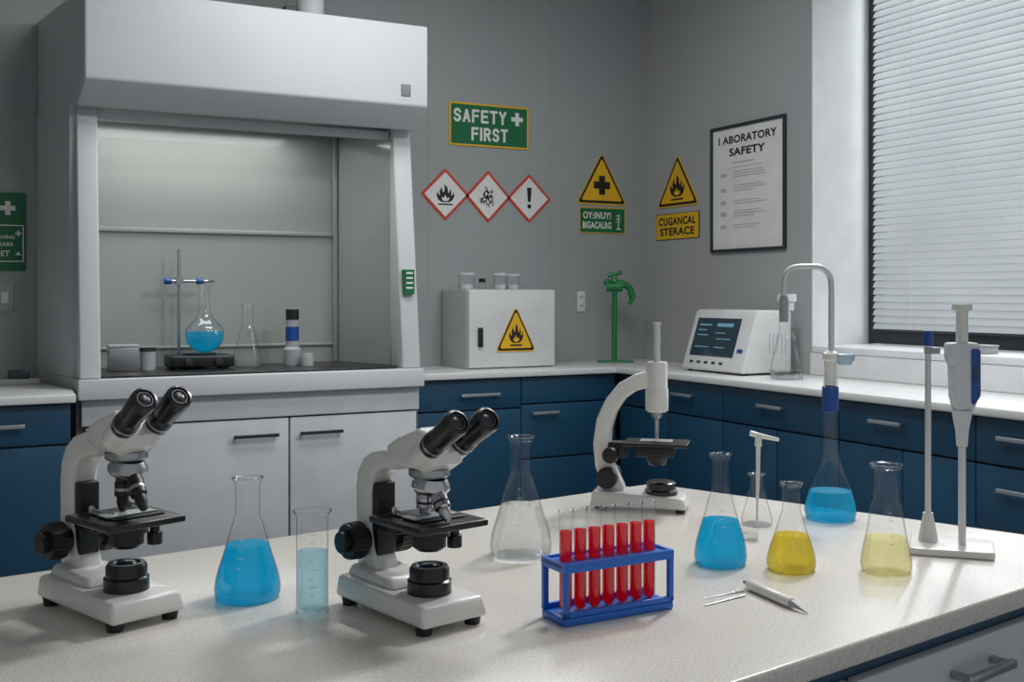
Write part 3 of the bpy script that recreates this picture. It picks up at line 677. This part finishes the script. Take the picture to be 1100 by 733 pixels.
ic=thing('island_cabinet','blue island bench cabinet with white drawers and steel handles','cabinet',(0,0,0))
G().prism([tuple(p) for p in ip],0,.867).done('body',BLUECAB,ic,bev=.002)
org=Vector((ip[0].x,ip[0].y)); Lc=(ip[1]-ip[0]).length
def near(x0,x1,z0,z1,hz,hl_=.135):
    n=Vector((dn.y,-dn.x)); q=[org+dn*x0,org+dn*x1]
    pts=[q[0]+n*.02,q[1]+n*.02,q[1]+n*.0005,q[0]+n*.0005]
    o=G().prism([tuple(p) for p in pts],z0,z1).done('drawer',CABW,ic,bev=.003)
    m=org+dn*(x1-.50)+n*.02; a=m-dn*hl_/2;b=m+dn*hl_/2; zc=hz
    g=G(); g.prism([tuple(v) for v in (a+n*.026,b+n*.026,b+n*.038,a+n*.038)],zc-.007,zc+.007)
    for m2 in (a+dn*.012,b-dn*.012): g.prism([tuple(v) for v in (m2-dn*.006,m2+dn*.006,m2+dn*.006+n*.03,m2-dn*.006+n*.03)],zc-.006,zc+.006)
    g.done('handle',STEEL,o,bev=.003)
for k in range(3):
    xb=Lc-.01-k*.8; near(xb-.79,xb,.60,.838,.798); near(xb-.79,xb,.03,.59,.54)
# ---------- microscopes ----------
def microscope(X0,F0,alpha,label,metal_obj=False,dl=.0,de=.012,armtop=.262,tilt=36,ob=1.0):
    x,y=cam2w(X0,F0); s=thing('microscope',label,'microscope',(x,y,.9),math.radians(alpha)-TH); 
    for a in (-.095,.098):
        for b in (-.042,.042): G().lathe([(0,0),(.011,0),(.013,.012),(0,.012)],(a,b,0),20).done('foot',BLACK,s)
    g=G(); g.hexa([(-.115,-.058,.012),(.118,-.058,.012),(.118,.058,.012),(-.115,.058,.012),(-.112,-.054,.045),(.110,-.054,.041),(.110,.054,.041),(-.112,.054,.045)])
    g.done('base',MICW,s,bev=.007)
    G().hexa([(-.108,-.042,.043),(.02,-.042,.043),(.02,.042,.043),(-.108,.042,.043),(-.104,-.034,.060),(.0,-.034,.054),(.0,.034,.054),(-.104,.034,.060)]).done('base_plinth',MICW,s,bev=.006)
    pl=[(-.112,.05),(-.116,.12),(-.117,.19),(-.112,.225),(-.098,.252),(-.075,.270),(-.045,.279),(.0,.281),(.0,.243),(-.035,.240),(-.055,.230),(-.068,.212),(-.074,.185),(-.074,.12),(-.066,.085),(-.05,.052)]
    ka=(armtop-.12)/(.281-.12)
    pl=[(a,b if b<.12 else .12+(b-.12)*ka) for a,b in pl]
    G().prof(pl,-.021,.021).done('arm',MICW,s,bev=.008,ang=60)
    G().box(-.076,-.058,-.016,.016,.075,.185).done('focus_rack',BLACK,s,bev=.003)
    for sg in (-1,1):
        g=G(); g.cyl((-.085,sg*.02,.098),(-.085,sg*.030,.098),.018); g.cyl((-.085,sg*.03,.098),(-.085,sg*.055,.098),.0275,.026); g.cyl((-.085,sg*.055,.098),(-.085,sg*.066,.098),.016)
        for q in range(24):
            a=q*math.pi/12; g.cyl((-.085+.0268*math.cos(a),sg*.032,.098+.0268*math.sin(a)),(-.085+.0262*math.cos(a),sg*.052,.098+.0262*math.sin(a)),.0014,seg=6)
        g.done('focus_knob',BLACK,s)
    ox=.052
    g=G(); g.box(-.06,ox-.05,-.025,.025,.118,.136); g.done('stage_bracket',BLACK,s,bev=.003)
    g=G(); g.box(ox-.068,ox+.062,-.060,.060,.139,.149); g.done('stage',BLACKG,s,bev=.003)
    G().box(ox-.052,ox+.03,-.035,.045,.1495,.1515).done('stage_plate',BLACK,s,bev=.001)
    G().box(ox-.014,ox+.016,-.038,.040,.152,.1532).done('specimen_slide',M('slide_glass',(178,182,184),.15),s)
    for sg in (-1,1):
        g=G(); g.tube([(ox-.045,sg*.03,.156),(ox-.02,sg*.034,.158),(ox+.012,sg*.026,.1565)],.0016,8,smooth=4); g.cyl((ox-.045,sg*.03,.1515),(ox-.045,sg*.03,.161),.004)
        g.done('stage_clip',CHROME,s)
    g=G(); g.cyl((ox,.045,.139),(ox,.045,.100),.007); g.cyl((ox,.045,.118),(ox,.045,.1),.011); g.done('stage_knob',BLACK,s,bev=.001)
    lath(s,'condenser',BLACK,[(0,.103),(.018,.103),(.024,.108),(.024,.122),(.030,.124),(.030,.133),(.022,.1385),(0,.1385)],(ox,0,0))
    lath(s,'illuminator',BLACKG,[(0,.042),(.032,.042),(.032,.060),(.029,.062),(.029,.076),(.026,.081),(.02,.081),(.018,.078),(0,.078)],(ox,0,0))
    lath(s,'lamp_lens',SCREEN,[(0,.0785),(.017,.0785),(.012,.082),(0,.0835)],(ox,0,0))
    pl=[(-.022,.262),(.02,.250),(.075,.250),(.098,.264),(.100,.282),(.078,.312),(.060,.318),(.01,.300),(-.018,.284)]
    pl=[(a,.250+(b-.250)*(1-de*6)-dl) for a,b in pl]
    G().prof(pl,-.029,.029).done('head',MICW,s,bev=.009,ang=55)
    lath(s,'head_collar',STEEL,[(0,.240-dl),(.027,.240-dl),(.030,.243-dl),(.030,.252-dl),(0,.252-dl)],(ox,0,0))
    dv=Vector((math.cos(math.radians(tilt)),0,math.sin(math.radians(tilt))))
    for sg in (-1,1):
        b=Vector((.072,sg*.0265,.290-dl-de)); q=dv.to_track_quat('Z','Y').to_matrix().to_4x4()
        G().lathe([(0,-.012),(.0172,-.012),(.018,.012),(.018,.022),(0,.022)],b,36,q).done('tube_sleeve',MICW,s)
        e=G().lathe([(0,.022),(.0168,.022),(.0176,.026),(.0176,.045),(.0162,.048),(.0165,.052),(.0182,.078),(.0190,.094),(.0180,.099),(.0145,.100),(.0135,.096),(0,.096)],b,36,q).done('eyepiece',BLACKG,s)
        G().lathe([(.0130,.0968),(.0120,.0985),(.0100,.0985),(.0095,.0965)],b,36,q).done('lens_ring',HANDLE,e)
        G().lathe([(0,.0964),(.0098,.0964),(.008,.0976),(0,.0980)],b,30,q).done('lens',LENS,e)
        G().lathe([(.0180,.030),(.0184,.031),(.0184,.033),(.0180,.034)],b,36,q).done('ring_band',STEEL,e)
    OM=CHROME if metal_obj else BLACK
    q=Matrix.Rotation(math.radians(12),4,'Y')
    G().lathe([(0,-.002),(.024,0),(.028,.006),(.028,.012),(.021,.022),(0,.022)],(ox+.002,0,.219-dl),36,q).done('nosepiece',CHROME if metal_obj else STEEL,s)
    def obj(a,tilt_,ln,m):
        ln*=ob
        base=Vector((ox+.004+.013*math.cos(a),.013*math.sin(a),.224-dl)); dr=Vector((math.sin(tilt_)*math.cos(a),math.sin(tilt_)*math.sin(a),-math.cos(tilt_)))
        qq=dr.to_track_quat('Z','Y').to_matrix().to_4x4()
        o=G().lathe([(0,0),(.0105,0),(.0105,ln*.28),(.0118,ln*.3),(.0118,ln*.62),(.0085,ln*.66),(.0085,ln*.82),(.0045,ln),(0,ln)],base,26,qq).done('objective',m,s)
        G().lathe([(.0119,ln*.42),(.0121,ln*.43),(.0121,ln*.49),(.0119,ln*.5)],base,26,qq).done('colour_ring',STEEL if not metal_obj else HANDLE,o)
    obj(math.pi,.04,.060,OM); obj(-.1,.72,.064,OM)
    obj(2.2,.6,.036,STEEL if not metal_obj else CHROME)
    return s
microscope(-.598,1.607,-42,'white binocular microscope with black stage and black objectives',dl=.010,de=.012,armtop=.264,tilt=36)
microscope(-.152,1.596,-50,'white binocular microscope with black stage and chrome objectives',True,dl=.032,de=.014,armtop=.240,tilt=33,ob=.8)
# tall microscope
d=top(688,546); s=thing('microscope','white single tube microscope with curved arm and black stage','microscope',(d[0],d[1],.9),math.radians(-14)-TH)
for a in (-.085,.09):
    for b in (-.035,.035): G().lathe([(0,0),(.01,0),(.01,.008),(0,.008)],(a,b,0),16).done('foot',BLACK,s)
G().hexa([(-.105,-.05,.008),(.105,-.05,.008),(.105,.05,.008),(-.105,.05,.008),(-.1,-.045,.042),(.097,-.045,.032),(.097,.045,.032),(-.1,.045,.042)]).done('base',MICW,s,bev=.006)
out=[(-.078,.035),(-.098,.09),(-.103,.14),(-.095,.195),(-.074,.24),(-.045,.275),(-.01,.295),(.02,.302)]
inn=[(.02,.266),(-.008,.258),(-.032,.240),(-.051,.210),(-.063,.175),(-.066,.14),(-.058,.095),(-.036,.05),(-.032,.036)]
G().prof(out+inn,-.02,.02).done('arm',MICW,s,bev=.006,ang=60)
lath(s,'body_tube',MICW,[(0,.212),(.02,.212),(.025,.216),(.025,.262),(.023,.265),(.023,.318),(.0205,.322),(0,.322)],(.036,0,0))
lath(s,'draw_tube',SATIN,[(0,.322),(.0075,.322),(.0075,.400),(.009,.401),(.009,.408),(0,.408)],(.036,0,0))
lath(s,'objective',STEEL,[(0,.154),(.003,.154),(.0055,.168),(.0055,.195),(.009,.200),(.012,.203),(.012,.212),(0,.212)],(.036,0,0))
G().box(-.035,.105,-.045,.045,.140,.148).done('stage',BLACKG,s,bev=.002)
G().box(.0,.07,-.02,.02,.1485,.1500).done('specimen_slide',MC['slide_glass'],s)
g=G(); g.box(-.07,-.03,-.02,.02,.11,.145); g.box(-.01,.075,-.03,.03,.116,.139); g.cyl((.036,0,.116),(.036,0,.096),.026,.018); g.done('condenser',BLACK,s,bev=.003)
lath(s,'illuminator',BLACKG,[(0,.03),(.036,.03),(.036,.042),(.032,.045),(.032,.058),(.026,.062),(0,.060)],(.045,0,0))
for zc,xc_,rk in ((.118,-.062,.018),(.068,-.070,.024)):
    for sg in (-1,1):
        G().cyl((xc_,sg*.02,zc),(xc_,sg*.042,zc),rk,rk*.93).done('focus_knob',BLACK,s,bev=.003)
# ---------- test tube rack ----------
x,y=cam2w(.142,1.597); rr=math.radians(29)-TH
s=thing('test_tube_rack','blue plastic rack holding seven red filled test tubes','test tube rack',(x,y,.9),rr)
Lh=.096;Dh=.032
g=G(); g.box(-Lh,Lh,-Dh,Dh,0,.012); g.done('base_tray',RACKB,s,bev=.003)
for sy in (-1,1): G().box(-Lh,Lh,sy*Dh-.003*(1+sy),sy*Dh+.003*(1-sy),.0122,.020).done('tray_rim',RACKB,s,bev=.001)
NT=7; sp=.0246
def plate(z0,z1,yd):
    g=G(); N=16; hr=.0102
    for sy in (-1,1): g.box(-Lh,Lh,min(sy*hr,sy*yd),max(sy*hr,sy*yd),z0,z1)
    g.box(-Lh,-3.5*sp,-hr,hr,z0,z1); g.box(3.5*sp,Lh,-hr,hr,z0,z1)
    for k in range(7):
        xc=(k-3)*sp
        for q in range(N):
            a0_=2*math.pi*q/N;a1_=2*math.pi*(q+1)/N
            def sq(a): 
                c,s_=math.cos(a),math.sin(a); m=min((sp/2)/max(abs(c),1e-6),hr/max(abs(s_),1e-6)); return (xc+c*m,s_*m)
            p0,p1=sq(a0_),sq(a1_); q0=(xc+hr*.985*math.cos(a0_),hr*.985*math.sin(a0_)); q1=(xc+hr*.985*math.cos(a1_),hr*.985*math.sin(a1_))
            g.prism([q0,p0,p1,q1],z0,z1)
    return g
plate(.081,.086,Dh-.0062).done('top_plate',RACKB,s)
g=G()
for sy in (-1,1): g.box(-Lh,Lh,sy*Dh-.003*(1+sy),sy*Dh+.003*(1-sy),.0755,.0885)
for sx in (-1,1): g.box(sx*Lh-.003*(1+sx),sx*Lh+.003*(1-sx),-Dh+.006,Dh-.006,.0755,.0885)
g.done('top_rail',RACKB,s)
for sx in (-1,1):
    for sy in (-1,1): G().box(sx*(Lh-.0045)-.0045,sx*(Lh-.0045)+.0045,sy*(Dh-.0035)-.0035,sy*(Dh-.0035)+.0035,.0122,.0753).done('upright',RACKB,s,bev=.001)
r=.0094; R_=Matrix.Rotation(rr,3,'Z')
def pos(k): v=R_@Vector(((k-3)*sp,0,0)); return (x+v.x,y+v.y,.9125)
tt=thing('test_tube','clear glass test tube filled with red liquid','test tube',pos(0),rr,'test tubes in the blue rack')
H=.145; pr=[(0,0)]+[(r*math.sin(a),r-r*math.cos(a)) for a in [i*math.pi/12 for i in range(1,7)]]+[(r,H*.97),(r*1.15,H),(r*1.05,H)]
lath(tt,'glass_tube',TUBEG,pr,seg=32); lath(tt,'liquid',LRED,liq(pr,.116,.93,.0008),seg=32)
G().lathe([(r*1.10+.001*math.cos(2*math.pi*i/8),H+.001*math.sin(2*math.pi*i/8)) for i in range(9)],seg=32).done('rim',TUBEG,tt)
for k in range(1,7): copyt(tt,pos(k))
# ---------- pipette stand ----------
fw=1.985; d=ray(1022); p=F/fw
s=thing('pipette_stand','white pipette stand with two steel rods','stand',(d[0]*fw,d[1]*fw,.9),-TH); 
q=Matrix.Rotation(math.radians(-22),3,'Z')
g=G(); pl=[tuple((q@Vector((a,b,0)))[:2]) for a,b in ((-.072,-.068),(.072,-.058),(.072,.054),(-.072,.064))]
g.prism(rnd(pl,.012),0,.014); g.done('base',MICW,s,bev=.004)
zt=lambda v:.47-(v-HOR)*fw/F
pX=(1001-1022)/p; rX=(1031-1022)/p
lath(s,'rod_foot',MICW,[(0,.014),(.018,.014),(.016,.026),(.0095,.06),(.009,.066),(0,.066)],(pX,.018,0))
G().tube([(pX,.018,.066),(pX,.018,zt(368))],.0055).done('rod',SATIN,s)
lath(s,'rod_cap',BLUEP,[(0,zt(372)),(.009,zt(372)),(.009,zt(360)),(.006,zt(356)),(0,zt(356))],(pX,.018,0))
G().tube([(rX,-.01,.014),(rX,-.01,zt(480))],.0068).done('rod',SATIN,s)
G().box(pX-.006,rX-.030,.012,.024,zt(381),zt(374)).done('holder_arm',LGREY,s,bev=.002)
w0=s.location; ofs=cam2w(rX,-.01)
PG=M('pipette_grey',(214,217,220),.35)
s=thing('micropipette','grey and white micropipette with blue grip on the stand','pipette',(w0[0]+ofs[0],w0[1]+ofs[1],.9),-TH)
G().prof(rnd([(-.028,zt(368)),(.026,zt(368)),(.026,zt(425)),(.016,zt(440)),(-.014,zt(440)),(-.02,zt(425)),(-.022,zt(392)),(-.028,zt(384))],.006),-.016,.016).done('pipette_body',PG,s,bev=.005)
G().prof(rnd([(.010,zt(374)),(.0245,zt(374)),(.0245,zt(426)),(.015,zt(434)),(.010,zt(432))],.004),-.0185,-.0162).done('grip',BLUEP,s,bev=.001,label='blue grip')
G().prof(rnd([(.0262,zt(376)),(.029,zt(376)),(.029,zt(424)),(.0262,zt(426))],.001),-.012,.012).done('grip',BLUEP,s,label='blue grip')
G().prof(rect(.006,.03,.017,zt(400),.002),-.0195,-.0187).done('volume_window',SCREEN,s)
lath(s,'tip_cone',PG,[(0,zt(479)),(.0095,zt(479)),(.0115,zt(462)),(.0185,zt(440)),(0,zt(440))])
lath(s,'plunger',MICW,[(0,zt(368)),(.0105,zt(368)),(.0105,zt(334)),(.0175,zt(333)),(.0175,zt(327)),(0,zt(327))])
# ---------- loose pen pipette and needles ----------
pa=top(805,634);pb=top(850,654);pc=top(868,661)
def v3(p,z): return Vector((p[0],p[1],.9+z))
s=thing('pipette_pen','white slim pipette with pointed tip lying on the bench','pipette',v3(pa,0)); o=Vector(v3(pa,0))
A=v3(pa,.0092)-o;B_=v3(pb,.0085)-o;Cc=v3(pc,.002)-o
g=G(); g.cyl(A,B_,.0088,.0078); g.done('barrel',MICW,s,bev=.0018)
g=G(); g.cyl(B_,B_+(Cc-B_)*.45,.0055,.003); g.cyl(B_+(Cc-B_)*.45,Cc,.0025,.0008); g.done('tip',LGREY,s)
g=G(); g.cyl(A-(B_-A)*.12,A,.0035,.0045); g.done('end_cap',STEEL,s)
pa=top(757,652);pb=top(800,641)
s=thing('glass_rod','thin pale straight rod lying on the bench','glass rod',v3(pa,0)); o=Vector(v3(pa,0))
G().tube([v3(pa,.0013)-o,v3(pb,.0018)-o],[.0010,.0016]).done('rod_body',SATIN,s)
pa=top(757,644);pb=top(790,637.5)
s=thing('needle','thin steel needle lying on the bench','needle',v3(pa,0)); o=Vector(v3(pa,0))
G().tube([v3(pa,.001)-o,v3(pb,.0015)-o],[.0006,.0010]).done('needle_shaft',STEEL,s)
G().tube([v3(pb,.002)-o,v3(top(799,636),.002)-o],.002).done('needle_hub',SIGNW,s)
# ---------- lights ----------
def area(name,loc,target,sx,sy,pw,colr=(1,1,1)):
    l=bpy.data.lights.new(name,'AREA'); l.shape='RECTANGLE'; l.size=sx; l.size_y=sy; l.energy=pw; l.color=colr
    o=bpy.data.objects.new(name,l); o.location=loc; o.rotation_euler=(Vector(target)-Vector(loc)).to_track_quat('-Z','Y').to_euler(); col.objects.link(o); return o
area('daylight',(6.3,3.6,2.9),(4.5,3.6,1.9),3.4,3.0,190,(.93,.97,1))
area('ceiling_lamp_a',(2.1,4.4,3.66),(2.1,4.4,0),2.0,.8,44,(.97,.99,1))
area('ceiling_lamp_b',(1.9,1.9,3.66),(1.3,1.7,0),1.4,.6,32,(1,.99,.97))
area('added_window_key',(3.4,2.9,3.4),(1.4,2.0,.9),.45,.4,76,(.96,.98,1))  # added unseen lamp, stands in for window light and throws the flask shadows
area('hood_lamp',(1.25,6.08,2.30),(1.25,6.14,0),1.2,.3,6.5,(.98,1,.99))
wd=bpy.data.worlds.new('world'); sc.world=wd; wd.use_nodes=True
wd.node_tree.nodes['Background'].inputs[0].default_value=(.8,.84,.88,1); wd.node_tree.nodes['Background'].inputs[1].default_value=.42
# ---------- camera ----------
cd=bpy.data.cameras.new('camera'); cd.sensor_width=36; cd.lens=F/1100*36; cd.shift_y=-(366.5-HOR)/1100; cd.clip_start=.02
co=bpy.data.objects.new('camera',cd); co.location=(0,0,CAMZ); co.rotation_euler=(math.pi/2,0,-TH); col.objects.link(co); sc.camera=co
